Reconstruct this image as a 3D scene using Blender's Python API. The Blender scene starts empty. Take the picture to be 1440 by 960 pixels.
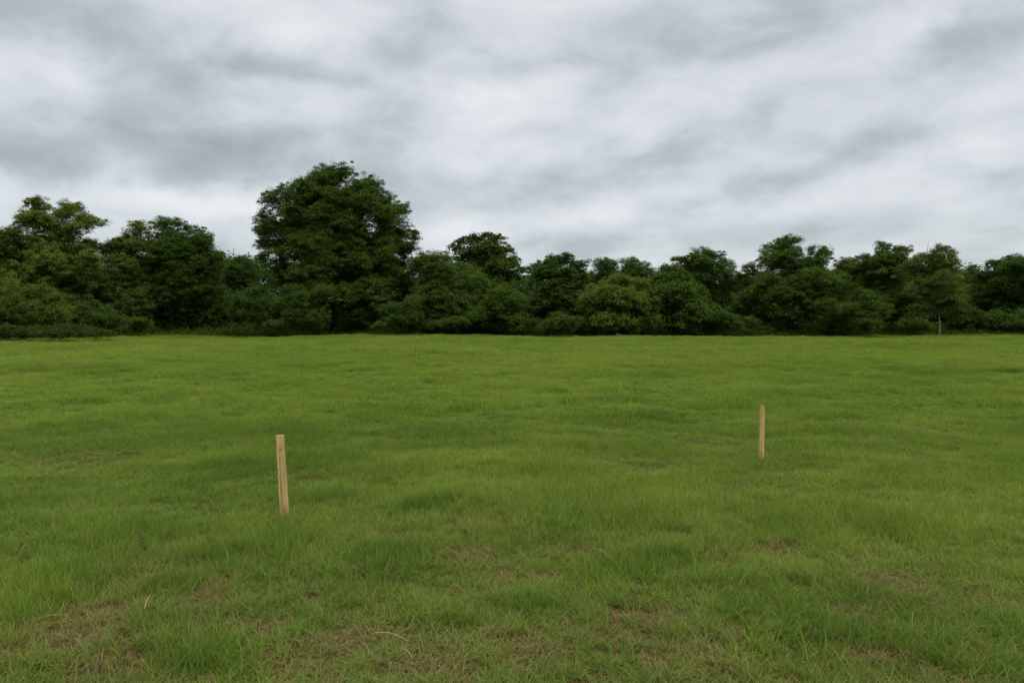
import bpy, math
import numpy as np

rng = np.random.default_rng(11)
scene = bpy.context.scene
COL = scene.collection
R = math.radians

# ------------------------------------------------------------------ camera
EYE = 1.6
F = 960.0                      # focal length in photo pixels (1440 wide)
PITCH = math.atan((480 - 453) / F)
cam_d = bpy.data.cameras.new('camera')
cam_d.sensor_width = 36.0
cam_d.lens = 24.0
cam_d.clip_start = 0.05
cam_d.clip_end = 3000.0
cam = bpy.data.objects.new('camera', cam_d)
cam.location = (0, 0, EYE)
cam.rotation_euler = (math.pi / 2 - PITCH, 0, 0)
COL.objects.link(cam)
scene.camera = cam

def ray(px, py):
    u = (px - 720) / F
    v = (480 - py) / F
    cp, sp = math.cos(PITCH), math.sin(PITCH)
    return (u, cp + v * sp, -sp + v * cp)

def at(px, py, y):
    d = ray(px, py)
    t = y / d[1]
    return np.array([d[0] * t, y, EYE + d[2] * t])

def on_ground(px, py):
    d = ray(px, py)
    t = EYE / -d[2]
    return np.array([d[0] * t, d[1] * t])

# ------------------------------------------------------------------ noise
_tab = rng.random((256, 256))
def vnoise(x, y, s=0):
    x = np.asarray(x, float) + s * 17.31
    y = np.asarray(y, float) + s * 9.77
    xi = np.floor(x).astype(int); yi = np.floor(y).astype(int)
    fx = x - xi; fy = y - yi
    fx = fx * fx * (3 - 2 * fx); fy = fy * fy * (3 - 2 * fy)
    a = _tab[xi % 256, yi % 256]; b = _tab[(xi + 1) % 256, yi % 256]
    c = _tab[xi % 256, (yi + 1) % 256]; d = _tab[(xi + 1) % 256, (yi + 1) % 256]
    return (a * (1 - fx) + b * fx) * (1 - fy) + (c * (1 - fx) + d * fx) * fy

def fbm(x, y, s=0, o=3):
    v = 0; a = 1; n = 0
    for k in range(o):
        ang = 0.6 + k
        xr = x * math.cos(ang) - y * math.sin(ang)
        yr = x * math.sin(ang) + y * math.cos(ang)
        v = v + a * vnoise(xr * 2 ** k, yr * 2 ** k, s + k * 3); n += a; a *= 0.5
    return v / n

def sstep(a, b, x):
    t = np.clip((x - a) / (b - a), 0, 1)
    return t * t * (3 - 2 * t)

def terrain(x, y):
    x = np.asarray(x, float); y = np.asarray(y, float)
    d = np.hypot(x, y)
    z = (fbm(x / 1.1, y / 1.1, 1) - 0.5) * (0.08 + 0.10 * sstep(5, 14, d))
    z = z + (fbm(x / 0.33, y / 0.33, 2) - 0.5) * 0.03
    z = z + (fbm(x / 9.0, y / 7.0, 4, 2) - 0.5) * (0.30 * sstep(9, 30, d) + 0.35 * sstep(38, 60, d))
    z = z * (1 - 0.7 * sstep(120, 200, d))
    return z

# ------------------------------------------------------------------ mesh helpers
def new_mesh(name, V, faces_flat, face_sizes, mat=None, attr=None, smooth=False, attr_dom='POINT'):
    me = bpy.data.meshes.new(name)
    V = np.asarray(V, np.float32)
    faces_flat = np.asarray(faces_flat, np.int32); face_sizes = np.asarray(face_sizes, np.int32)
    me.vertices.add(len(V)); me.vertices.foreach_set('co', V.ravel())
    me.loops.add(len(faces_flat)); me.loops.foreach_set('vertex_index', faces_flat)
    me.polygons.add(len(face_sizes))
    st = np.zeros(len(face_sizes), np.int32); st[1:] = np.cumsum(face_sizes)[:-1]
    me.polygons.foreach_set('loop_start', st)
    me.polygons.foreach_set('loop_total', face_sizes)
    if smooth:
        me.polygons.foreach_set('use_smooth', np.ones(len(face_sizes), bool))
    if attr:
        for k, vals in attr.items():
            a = me.attributes.new(k, 'FLOAT', attr_dom)
            a.data.foreach_set('value', np.asarray(vals, np.float32))
    me.update(calc_edges=True)
    if mat: me.materials.append(mat)
    return me

def link(name, me, parent=None, **props):
    o = bpy.data.objects.new(name, me)
    COL.objects.link(o)
    if parent is not None: o.parent = parent
    for k, v in props.items(): o[k] = v
    return o

# ------------------------------------------------------------------ node helpers
def mat_new(name):
    m = bpy.data.materials.new(name); m.use_nodes = True
    nt = m.node_tree; nt.nodes.clear()
    return m, nt

class N:
    def __init__(s, nt): s.nt = nt
    def n(s, t, **kw):
        nd = s.nt.nodes.new(t)
        for k, v in kw.items(): setattr(nd, k, v)
        return nd
    def set(s, sock, v):
        if isinstance(v, bpy.types.NodeSocket): s.nt.links.new(v, sock)
        elif v is not None:
            if sock.type == 'RGBA' and not isinstance(v, (int, float)):
                v = tuple(v) + ((1,) if len(v) == 3 else ())
            sock.default_value = v
    def m(s, op, a, b=None, c=None, clamp=False):
        nd = s.n('ShaderNodeMath', operation=op, use_clamp=clamp)
        s.set(nd.inputs[0], a)
        if b is not None: s.set(nd.inputs[1], b)
        if c is not None: s.set(nd.inputs[2], c)
        return nd.outputs[0]
    def mix(s, f, a, b, mode='MIX'):
        nd = s.n('ShaderNodeMix', data_type='RGBA', blend_type=mode)
        s.set(nd.inputs[0], f); s.set(nd.inputs[6], a); s.set(nd.inputs[7], b)
        return nd.outputs[2]
    def noise(s, vec, scale, detail=3, rough=0.5, dist=0.0):
        nd = s.n('ShaderNodeTexNoise')
        if vec is not None: s.nt.links.new(vec, nd.inputs['Vector'])
        nd.inputs['Scale'].default_value = scale; nd.inputs['Detail'].default_value = detail
        nd.inputs['Roughness'].default_value = rough; nd.inputs['Distortion'].default_value = dist
        return nd
    def maprange(s, v, a, b, c=0.0, d=1.0, smooth=True):
        nd = s.n('ShaderNodeMapRange', interpolation_type='SMOOTHSTEP' if smooth else 'LINEAR')
        s.set(nd.inputs[0], v)
        for i, q in enumerate((a, b, c, d)): nd.inputs[1 + i].default_value = q
        return nd.outputs[0]
    def attr(s, name, typ='GEOMETRY'):
        nd = s.n('ShaderNodeAttribute', attribute_type=typ, attribute_name=name)
        return nd.outputs['Fac']

# ------------------------------------------------------------------ world
SUN_EL, SUN_AZ = 52.0, 140.0    # azimuth measured clockwise from +Y (camera looks +Y): behind, to the right
w = bpy.data.worlds.new('World'); scene.world = w; w.use_nodes = True
nt = w.node_tree; nt.nodes.clear(); g = N(nt)
out = g.n('ShaderNodeOutputWorld'); bg = g.n('ShaderNodeBackground')
bg.inputs['Strength'].default_value = 0.1
nt.links.new(bg.outputs[0], out.inputs[0])
sky = g.n('ShaderNodeTexSky', sky_type='NISHITA', sun_disc=False)
sky.sun_elevation = R(SUN_EL); sky.sun_rotation = R(SUN_AZ)
tc = g.n('ShaderNodeTexCoord')
sx = g.n('ShaderNodeSeparateXYZ'); nt.links.new(tc.outputs['Generated'], sx.inputs[0])
X, Y, Z = sx.outputs
zc = g.m('ADD', g.m('MAXIMUM', Z, 0.0), 0.22)
U = g.m('DIVIDE', X, zc); V = g.m('DIVIDE', Y, zc)
cx = g.n('ShaderNodeCombineXYZ')
# sheared so that the banks of cloud run up towards the right
nt.links.new(g.m('ADD', U, g.m('MULTIPLY', V, 0.5)), cx.inputs[0]); nt.links.new(V, cx.inputs[1])
P = cx.outputs[0]
n1 = g.noise(P, 1.2, 5, 0.5, 0.4).outputs['Fac']
mp = g.n('ShaderNodeMapping'); nt.links.new(P, mp.inputs[0])
mp.inputs['Location'].default_value = (7.3, 2.1, 0); mp.inputs['Scale'].default_value = (0.9, 1.1, 1)
n2 = g.noise(mp.outputs[0], 2.0, 5, 0.5, 0.5).outputs['Fac']
az = g.m('ARCTAN2', X, Y); el = g.m('ARCSINE', Z)
wob = g.noise(tc.outputs['Generated'], 7.0, 4, 0.6)
sw = g.n('ShaderNodeSeparateXYZ'); nt.links.new(wob.outputs['Color'], sw.inputs[0])
azw = g.m('ADD', az, g.m('MULTIPLY', g.m('SUBTRACT', sw.outputs[0], 0.5), 0.16))
elw = g.m('ADD', el, g.m('MULTIPLY', g.m('SUBTRACT', sw.outputs[1], 0.5), 0.11))
t = g.m('ADD', g.m('MULTIPLY', g.m('SUBTRACT', n1, 0.5), 0.5), g.m('MULTIPLY', g.m('SUBTRACT', n2, 0.5), 0.6))
t = g.m('ADD', t, 0.655)
FEAT = [  # photo px, py, rx, ry, tilt(deg, up to the right), amount : brighter and darker banks of cloud
    (430, 22, 90, 30, 0, .22), (540, 145, 120, 34, 8, .11), (655, 150, 55, 36, 0, .13), (720, 170, 60, 45, 0, .08),
    (380, 122, 60, 12, 0, .12), (90, 110, 90, 14, -5, .10), (150, 268, 230, 16, 2, .26), (330, 285, 80, 30, 0, .12), (640, 235, 60, 20, 0, .14),
    (240, 205, 170, 38, 0, -.34), (60, 235, 130, 22, 0, -.18), (340, 95, 170, 26, 2, -.22), (60, 30, 110, 40, -10, -.20),
    (560, 265, 90, 25, 8, -.16), (505, 85, 90, 25, 0, -.08),
    (820, 80, 120, 40, 25, -.12), (860, 235, 150, 20, 8, -.18), (1130, 240, 180, 20, 16, -.20), (1060, 160, 100, 30, 20, -.10),
    (800, 270, 70, 14, 0, -.12), (1390, 75, 75, 45, 15, -.32), (1410, 255, 60, 14, 0, -.2), (1050, 40, 120, 30, 20, -.12),
    (920, 160, 60, 35, 20, .16), (1290, 130, 60, 60, 40, .03), (1400, 170, 60, 45, 20, .2), (840, 300, 200, 12, 4, .12), (1200, 285, 200, 12, 4, .12),
    (760, 20, 80, 30, 0, .16), (1300, 30, 60, 20, 30, .14), (780, 110, 60, 30, 30, .06),
]
m3 = g.n('ShaderNodeMapping'); nt.links.new(tc.outputs['Generated'], m3.inputs[0]); m3.inputs['Scale'].default_value = (1, 1, 2.1); m3.inputs['Rotation'].default_value = (0, R(-14), 0)
n3 = g.noise(m3.outputs[0], 8.5, 5, 0.52, 0.3).outputs['Fac']
t = g.m('ADD', t, g.m('MULTIPLY', g.m('SUBTRACT', n3, 0.5), 0.95))
for (px, py, rx, ry, tilt, am) in FEAT:
    dx, dy, dz = ray(px, py)
    a0 = math.atan2(dx, dy); e0 = math.asin(dz / math.sqrt(dx * dx + dy * dy + dz * dz))
    ca, sa = math.cos(R(tilt)), math.sin(R(tilt))
    da = g.m('SUBTRACT', azw, a0); de = g.m('SUBTRACT', elw, e0)
    p = g.m('ADD', g.m('MULTIPLY', da, ca), g.m('MULTIPLY', de, sa))
    q = g.m('SUBTRACT', g.m('MULTIPLY', de, ca), g.m('MULTIPLY', da, sa))
    p = g.m('MULTIPLY', p, F / rx * 0.85); q = g.m('MULTIPLY', q, F / ry * 0.85)
    r2 = g.m('ADD', g.m('MULTIPLY', p, p), g.m('MULTIPLY', q, q))
    ga = g.m('POWER', 2.718, g.m('MULTIPLY', r2, -1.0))
    t = g.m('MULTIPLY_ADD', ga, am * 1.15, t)
cr = g.n('ShaderNodeValToRGB'); nt.links.new(t, cr.inputs[0])
e = cr.color_ramp.elements
e[0].position = 0.08; e[0].color = (0.34, 0.39, 0.415, 1)
e[1].position = 1.0; e[1].color = (0.78, 0.815, 0.84, 1)
x_ = cr.color_ramp.elements.new(0.38); x_.color = (0.455, 0.505, 0.53, 1)
x_ = cr.color_ramp.elements.new(0.62); x_.color = (0.615, 0.655, 0.685, 1)
zen = g.maprange(Z, 0.44, 0.85, 7.9, 27.0)    # an overcast sky is brighter overhead than near the horizon
ov = g.n('ShaderNodeVectorMath', operation='SCALE')
nt.links.new(cr.outputs[0], ov.inputs[0]); nt.links.new(zen, ov.inputs['Scale'])
c = g.mix(0.06, ov.outputs[0], sky.outputs[0])
nt.links.new(c, bg.inputs['Color'])

sl = bpy.data.lights.new('sun', 'SUN'); sl.energy = 1.4; sl.angle = R(22); sl.color = (1.0, 0.95, 0.87)
so = bpy.data.objects.new('sun', sl); COL.objects.link(so)
so.rotation_euler = (R(90 - SUN_EL), 0, R(180 - SUN_AZ))
so.location = (0, 0, 30)

# ------------------------------------------------------------------ materials
def leafy(name, col_a, col_b, rough=0.5, gloss=0.012, trans=0.3, dry=None, world_var=True, instancer=False):
    m, nt = mat_new(name); g = N(nt)
    out = g.n('ShaderNodeOutputMaterial')
    tint = g.attr('tint')
    f = tint
    if instancer:
        f = g.m('ADD', g.m('MULTIPLY', tint, 0.55), g.m('MULTIPLY', g.attr('patch', 'INSTANCER'), 0.9))
        f = g.m('SUBTRACT', f, 0.2, clamp=True)
    c = g.mix(f, col_a, col_b)
    if dry is not None:
        dr = g.attr('dryness')               # blade level
        if instancer:
            dr = g.m('ADD', dr, g.m('MULTIPLY', g.attr('dryp', 'INSTANCER'), g.m('ADD', 0.25, g.attr('bl'))), clamp=True)
        c = g.mix(dr, c, dry)
    d = g.n('ShaderNodeBsdfDiffuse'); g.set(d.inputs[0], c)
    tr = g.n('ShaderNodeBsdfTranslucent')
    c2 = g.mix(1.0, c, (1.25, 1.15, 0.6), 'MULTIPLY'); g.set(tr.inputs[0], c2)
    mx = g.n('ShaderNodeMixShader'); mx.inputs[0].default_value = trans
    nt.links.new(d.outputs[0], mx.inputs[1]); nt.links.new(tr.outputs[0], mx.inputs[2])
    gl = g.n('ShaderNodeBsdfGlossy'); gl.inputs['Roughness'].default_value = rough
    gl.inputs[0].default_value = (0.8, 0.85, 0.8, 1)
    mx2 = g.n('ShaderNodeMixShader'); mx2.inputs[0].default_value = gloss
    nt.links.new(mx.outputs[0], mx2.inputs[1]); nt.links.new(gl.outputs[0], mx2.inputs[2])
    nt.links.new(mx2.outputs[0], out.inputs[0])
    return m

M_grass = leafy('grass_blades', (0.080, 0.150, 0.017), (0.208, 0.278, 0.042), trans=0.40, gloss=0.008,
                dry=(0.22, 0.175, 0.070), instancer=True)
M_straw = leafy('dry_straw', (0.085, 0.060, 0.022), (0.205, 0.152, 0.060), trans=0.15)
GREENS = {
    'dark':  ((0.026, 0.054, 0.007), (0.064, 0.116, 0.017)),
    'deep':  ((0.025, 0.052, 0.009), (0.056, 0.102, 0.018)),
    'mid':   ((0.031, 0.060, 0.008), (0.082, 0.136, 0.020)),
    'light': ((0.052, 0.088, 0.011), (0.138, 0.192, 0.032)),
    'olive': ((0.050, 0.078, 0.013), (0.125, 0.165, 0.036)),
    'weed':  ((0.020, 0.038, 0.003), (0.062, 0.092, 0.008)),
}
M_leaf = {k: leafy('foliage_' + k, a, b, trans=0.34, gloss=0.006) for k, (a, b) in GREENS.items()}

def bark(name, a, b):
    m, nt = mat_new(name); g = N(nt)
    out = g.n('ShaderNodeOutputMaterial'); bs = g.n('ShaderNodeBsdfPrincipled')
    tc = g.n('ShaderNodeTexCoord'); mp = g.n('ShaderNodeMapping')
    nt.links.new(tc.outputs['Object'], mp.inputs[0]); mp.inputs['Scale'].default_value = (1, 1, .25)
    nz = g.noise(mp.outputs[0], 9, 5, .65)
    g.set(bs.inputs['Base Color'], g.mix(nz.outputs['Fac'], a, b)); bs.inputs['Roughness'].default_value = .9
    bp = g.n('ShaderNodeBump'); bp.inputs['Strength'].default_value = .5; bp.inputs['Distance'].default_value = .03
    nt.links.new(nz.outputs['Fac'], bp.inputs['Height']); nt.links.new(bp.outputs[0], bs.inputs['Normal'])
    nt.links.new(bs.outputs[0], out.inputs[0]); return m
M_bark = bark('bark', (0.030, 0.025, 0.018), (0.085, 0.075, 0.055))
M_palebark = bark('pale_bark', (0.14, 0.13, 0.10), (0.32, 0.30, 0.24))

def soil():
    m, nt = mat_new('soil_and_thatch'); g = N(nt)
    out = g.n('ShaderNodeOutputMaterial'); bs = g.n('ShaderNodeBsdfPrincipled')
    tc = g.n('ShaderNodeTexCoord')
    a = g.noise(tc.outputs['Object'], 1.3, 5, .6).outputs['Fac']
    b = g.noise(tc.outputs['Object'], 26, 5, .7).outputs['Fac']
    mp = g.n('ShaderNodeMapping'); nt.links.new(tc.outputs['Object'], mp.inputs[0])
    mp.inputs['Scale'].default_value = (90, 22, 30); mp.inputs['Rotation'].default_value = (0, 0, .7)
    cfib = g.noise(mp.outputs[0], 1.0, 3, .6, 1.2).outputs['Fac']
    c1 = g.mix(g.maprange(b, .35, .7), (0.040, 0.028, 0.011), (0.115, 0.080, 0.028))
    c2 = g.mix(g.maprange(cfib, .5, .72), c1, (0.20, 0.14, 0.058))
    c3 = g.mix(g.maprange(a, .5, .68), c2, (0.055, 0.080, 0.018))
    cd = g.n('ShaderNodeVectorMath', operation='LENGTH'); nt.links.new(tc.outputs['Object'], cd.inputs[0])
    far = g.maprange(cd.outputs['Value'], 6, 13)
    c4 = g.mix(far, c3, g.mix(a, (0.050, 0.085, 0.014), (0.085, 0.12, 0.02)))
    g.set(bs.inputs['Base Color'], c4); bs.inputs['Roughness'].default_value = .95
    bs.inputs['Specular IOR Level'].default_value = 0
    bp = g.n('ShaderNodeBump'); bp.inputs['Strength'].default_value = .8; bp.inputs['Distance'].default_value = .02
    nt.links.new(g.m('ADD', b, cfib), bp.inputs['Height']); nt.links.new(bp.outputs[0], bs.inputs['Normal'])
    nt.links.new(bs.outputs[0], out.inputs[0]); return m
M_soil = soil()

# ------------------------------------------------------------------ ground
def axis(fine, lim, step, growth):
    a = list(np.arange(0, fine, step)); s = step
    while a[-1] < lim:
        s *= growth; a.append(a[-1] + s)
    return np.array(a)
ax = axis(9, 900, .12, 1.05); ax = np.concatenate([-ax[:0:-1], ax])
ay = np.concatenate([-axis(1.0, 300, .5, 1.2)[:0:-1], axis(12, 900, .10, 1.035)])
GX, GY = np.meshgrid(ax, ay)
GZ = terrain(GX, GY)
nx, ny = len(ax), len(ay)
idx = np.arange(nx * ny).reshape(ny, nx)
q = np.stack([idx[:-1, :-1], idx[:-1, 1:], idx[1:, 1:], idx[1:, :-1]], -1).reshape(-1, 4)
me = new_mesh('ground', np.stack([GX, GY, GZ], -1).reshape(-1, 3), q.ravel(), np.full(len(q), 4), M_soil, smooth=True)
link('ground', me, kind='structure')

# ------------------------------------------------------------------ where grass is bare, dry or tall
DRY = [(90, 900, 75, 22), (200, 935, 70, 24), (110, 870, 50, 14), (282, 847, 40, 12), (430, 935, 70, 22), (350, 880, 40, 10), (495, 905, 45, 22),
       (290, 770, 45, 9), (20, 925, 50, 15), (640, 945, 60, 14), (700, 905, 40, 12), (650, 745, 40, 12), (690, 735, 40, 9), (645, 785, 40, 9), (805, 778, 45, 9), (745, 815, 45, 8),
       (880, 752, 35, 6), (1040, 732, 50, 8), (965, 758, 30, 7), (1262, 825, 55, 15), (1215, 790, 50, 10), (1320, 715, 50, 8), (1420, 848, 55, 14),
       (985, 932, 50, 24), (1015, 915, 40, 12), (925, 880, 40, 10), (1190, 870, 40, 10), (1230, 930, 60, 12), (870, 905, 50, 10), (760, 930, 40, 18),
       (540, 755, 30, 6), (1090, 780, 40, 8), (1400, 730, 40, 7), (960, 620, 60, 4), (740, 690, 60, 5), (1190, 655, 40, 4), (900, 655, 50, 4), (1000, 935, 45, 12)]
TALL = [(190, 755, 60, 20), (395, 770, 50, 20), (305, 785, 50, 20), (240, 830, 40, 12), (90, 825, 60, 30), (270, 935, 80, 25), (545, 790, 60, 26), (600, 715, 60, 10), (820, 735, 80, 16),
        (870, 810, 60, 28), (745, 860, 50, 14), (1225, 735, 70, 20), (1105, 740, 60, 16), (1080, 865, 60, 24), (1010, 830, 60, 18), (1270, 930, 90, 20), (1150, 900, 60, 24),
        (640, 615, 60, 10), (750, 665, 60, 10), (400, 610, 70, 12), (560, 585, 60, 6), (440, 650, 60, 14), (330, 660, 60, 12), (900, 590, 80, 5), (650, 880, 50, 14), (470, 700, 60, 10), (50, 860, 60, 20), (940, 790, 60, 14)]
def blobs(L, x, y):
    v = np.zeros_like(x)
    for (px, py, rx, ry) in L:
        c0 = on_ground(px, py); cy1 = on_ground(px, py - ry)[1]; cy0 = on_ground(px, py + ry)[1]
        sx_ = rx * c0[1] / F; sy_ = max((cy1 - cy0) / 2, sx_ * 0.5)
        v = np.maximum(v, np.exp(-((x - c0[0]) / sx_) ** 2 - ((y - c0[1]) / sy_) ** 2))
    return v

def fields(x, y):
    d = np.hypot(x, y)
    dryn = blobs(DRY, x, y); tall = blobs(TALL, x, y)
    nz = fbm(x / .45, y / .45, 9); nb = fbm(x / 1.6, y / 1.6, 12); big = fbm(x / 6, y / 5, 15)
    near = 1 - sstep(6, 14, d)
    dr = dryn * (0.45 + 1.1 * nz) + (sstep(.56, .78, nz * .6 + nb * .4) * .3) * near + 0.10 * near * nz + .42 * (1 - sstep(3.2, 7, d)) * sstep(.3, .75, nz * .5 + nb * .5)
    dr = np.clip((dr - tall * .65) * (.70 - .62 * sstep(4, 6.5, d)), 0, 1)
    h = 0.62 + 0.75 * sstep(.35, .75, nb) * .7 + tall * .75 * (.6 + .6 * nz) + (fbm(x / .8, y / .6, 21) - .5) * (1.3 + .9 * sstep(7, 14, d))
    h = h * 1.15 * (1 - .5 * dr)
    h = h * (1 + 0.25 * sstep(10, 30, d))
    patch = np.clip(.42 + (big - .5) * .75 + (nb - .5) * .8 + .16 * sstep(8, 30, d) - .28 * tall + (fbm(x / .5, y / .35, 31) - .5) * .6, 0, 1)
    return dr, np.clip(h, .3, 2.4), patch

# ------------------------------------------------------------------ tufts (sources for the grass)
def blades(n, rad, hmin, hmax, wid, lean, seg=3, flat=False, clump=1, droop=.6):
    """n tapering curved blades -> verts, faces, tint, dryness, bl"""
    if clump > 1:
        cc = rng.uniform(-rad, rad, (clump, 2)); bx = cc[rng.integers(0, clump, n)] + rng.normal(0, rad * .12, (n, 2))
    else:
        a = rng.uniform(0, 2 * np.pi, n); r = rad * np.sqrt(rng.random(n)); bx = np.stack([r * np.cos(a), r * np.sin(a)], -1)
    h = rng.uniform(hmin, hmax, n) * (.6 + .6 * rng.random(n)); az = rng.uniform(0, 2 * np.pi, n)
    ln = np.abs(rng.normal(lean, lean * .5, n)); wd = wid * rng.uniform(.6, 1.3, n)
    ts = np.linspace(0, 1, seg + 1)
    d = np.stack([np.cos(az), np.sin(az)], -1)
    tw = az + rng.uniform(-1.2, 1.2, n) + np.pi / 2
    sd = np.stack([np.cos(tw), np.sin(tw)], -1)
    V = []
    for t_ in ts:
        off = ln * (t_ ** 1.7) * h
        if flat:
            z = .004 + rng.uniform(0, .03, n) * (1 if t_ > 0 else .3) + 0 * h; off = h * t_
        else:
            z = h * (t_ - droop * np.clip(ln, 0, 1.3) * .5 * t_ ** 2.4) - .006
        cxy = bx + d * off[:, None]
        ww = wd * (1 - t_ ** 1.6) * .5 * (1 if t_ > 0 else .8)
        if t_ == 1:
            V.append(np.concatenate([cxy, z[:, None]], 1)[:, None])
        else:
            V.append(np.stack([np.concatenate([cxy - sd * ww[:, None], z[:, None]], 1),
                               np.concatenate([cxy + sd * ww[:, None], z[:, None]], 1)], 1))
    V = np.concatenate(V, 1); k = V.shape[1]
    base = (np.arange(n) * k)[:, None]; F_ = []; S_ = []
    quads = []
    for s in range(seg - 1):
        quads.append(np.concatenate([base + 2 * s, base + 2 * s + 1, base + 2 * s + 3, base + 2 * s + 2], 1))
    quads = np.concatenate(quads, 0) if quads else np.zeros((0, 4), int)
    s = seg - 1
    tri = np.concatenate([base + 2 * s, base + 2 * s + 1, base + 2 * s + 2], 1)
    flatf = np.concatenate([quads.ravel(), tri.ravel()]); sizes = np.concatenate([np.full(len(quads), 4), np.full(len(tri), 3)])
    return V.reshape(-1, 3), flatf, sizes, k

def tuft(name, n, rad, hmin, hmax, wid, lean, seg=3, flat=False, clump=1, dryp=.05, mat=None, droop=.6, straw=0):
    V, Fl, S, k = blades(n, rad, hmin, hmax, wid, lean, seg, flat, clump, droop)
    tint = np.repeat(rng.random(n), k)
    dr = np.repeat(np.where(rng.random(n) < dryp, rng.uniform(.5, 1, n), 0), k)
    bl = np.repeat(rng.random(n) ** 1.5, k)
    me = new_mesh(name, V, Fl, S, mat or M_grass, {'tint': tint, 'dryness': dr, 'bl': bl})
    return bpy.data.objects.new(name, me)

def coll(name, objs):
    c_ = bpy.data.collections.new(name)
    for o in objs: c_.objects.link(o)
    return c_

near_src = []
for i in range(7):
    near_src.append(tuft('grass_tuft', 34, .055, .05, .12, .0042, .75, 4, clump=1 if i % 2 else 3, dryp=.08))
near_src = coll('near_tufts', near_src)
thatch_src = coll('thatch', [tuft('thatch_tuft', 34, .07, .04, .11, .0027, 1.0, 3, flat=True, mat=M_straw) for _ in range(3)] +
                  [tuft('thatch_tuft', 30, .06, .02, .06, .0026, 1.6, 3, mat=M_straw, droop=.9) for _ in range(3)])
mid_src = coll('mid_tufts', [tuft('grass_clump', 90, .16, .055, .12, .0065, .75, 3, clump=6, dryp=.06) for _ in range(6)])
far_src = coll('far_tufts', [tuft('grass_patch', 150, .42, .05, .12, .018, .7, 2, clump=18, dryp=.04) for _ in range(6)])

# ------------------------------------------------------------------ scatter
def scatter(name, pts, scl, sz, patch, dryp, src, label):
    n = len(pts)
    me = bpy.data.meshes.new(name); me.vertices.add(n)
    me.vertices.foreach_set('co', pts.astype(np.float32).ravel())
    rot = np.stack([rng.normal(0, .12, n), rng.normal(0, .12, n), rng.uniform(0, 6.283, n)], -1)
    S3 = np.stack([scl, scl, scl * sz], -1)
    for k, v, typ in (('rot', rot, 'FLOAT_VECTOR'), ('scl', S3, 'FLOAT_VECTOR'), ('patch', patch, 'FLOAT'), ('dryp', dryp, 'FLOAT')):
        a = me.attributes.new(k, typ, 'POINT')
        a.data.foreach_set('vector' if typ == 'FLOAT_VECTOR' else 'value', np.asarray(v, np.float32).ravel())
    o = link(name, me, kind='stuff', label=label)
    ng = bpy.data.node_groups.new(name + '_nodes', 'GeometryNodeTree')
    ng.interface.new_socket('Geometry', in_out='INPUT', socket_type='NodeSocketGeometry')
    ng.interface.new_socket('Geometry', in_out='OUTPUT', socket_type='NodeSocketGeometry')
    gi = ng.nodes.new('NodeGroupInput'); go = ng.nodes.new('NodeGroupOutput')
    ci = ng.nodes.new('GeometryNodeCollectionInfo'); ci.inputs['Collection'].default_value = src
    ci.inputs['Separate Children'].default_value = True; ci.inputs['Reset Children'].default_value = True
    ip = ng.nodes.new('GeometryNodeInstanceOnPoints'); ip.inputs['Pick Instance'].default_value = True
    ri = ng.nodes.new('FunctionNodeRandomValue'); ri.data_type = 'INT'
    ri.inputs['Min'].default_value = 0 if not hasattr(ri.inputs['Min'], 'x') else 0
    for s_ in ri.inputs:
        if s_.type == 'INT' and s_.name == 'Max': s_.default_value = 97
        if s_.type == 'INT' and s_.name == 'Min': s_.default_value = 0
    L = ng.links.new
    def na(nm, typ):
        nd = ng.nodes.new('GeometryNodeInputNamedAttribute'); nd.data_type = typ
        nd.inputs['Name'].default_value = nm; return nd.outputs['Attribute']
    L(gi.outputs[0], ip.inputs['Points']); L(ci.outputs[0], ip.inputs['Instance'])
    L([s_ for s_ in ri.outputs if s_.type == 'INT'][0], ip.inputs['Instance Index'])
    e2r = ng.nodes.new('FunctionNodeEulerToRotation'); L(na('rot', 'FLOAT_VECTOR'), e2r.inputs[0])
    L(e2r.outputs[0], ip.inputs['Rotation']); L(na('scl', 'FLOAT_VECTOR'), ip.inputs['Scale'])
    L(ip.outputs[0], go.inputs[0])
    md = o.modifiers.new('scatter', 'NODES'); md.node_group = ng
    return o

def wedge(n_per_m2, d0, d1, fade0, fade1):
    """random points in the visible wedge (with a margin) between two distances, density fading at both ends"""
    x1 = d1 * .84 + 2.2
    A = 2 * x1 * (d1 - d0 + 0)
    n = int(A * n_per_m2)
    x = rng.uniform(-x1, x1, n); y = rng.uniform(d0, d1, n)
    k = np.abs(x) < y * .84 + 2.2
    x, y = x[k], y[k]; d = np.hypot(x, y)
    p = sstep(d0, d0 + fade0, y) if fade0 > 0 else np.ones_like(y)
    p = p * (1 - sstep(d1 - fade1, d1, y))
    k = rng.random(len(x)) < p
    return x[k], y[k]

def ends(px):      # the far edge of the mown field for a given photo column (distance)
    return 81.0

def do(name, dens, d0, d1, f0, f1, src, base, label, thin=.55):
    x, y = wedge(dens, d0, d1, f0, f1)
    dr, h, pa = fields(x, y)
    keep = rng.random(len(x)) > dr * thin
    x, y, dr, h, pa = (q_[keep] for q_ in (x, y, dr, h, pa))
    pts = np.stack([x, y, terrain(x, y)], -1)
    s = base * rng.uniform(.8, 1.25, len(x))
    pa = np.clip(pa + rng.normal(0, .08, len(x)), 0, 1)
    return scatter(name, pts, s, h, pa, dr, src, label)
do('grass', 420, 1.6, 13, 0, 5, near_src, 1.0, 'fine green grass with tufts growing over the field in front')
do('grass_sward', 46, 8.5, 34, 4.5, 9, mid_src, 1.0, 'green grass covering the middle of the field', .5)
do('grass_meadow', 8.0, 25, 92, 8, 4, far_src, 1.0, 'pale green grass covering the far part of the field', .2)
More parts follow.
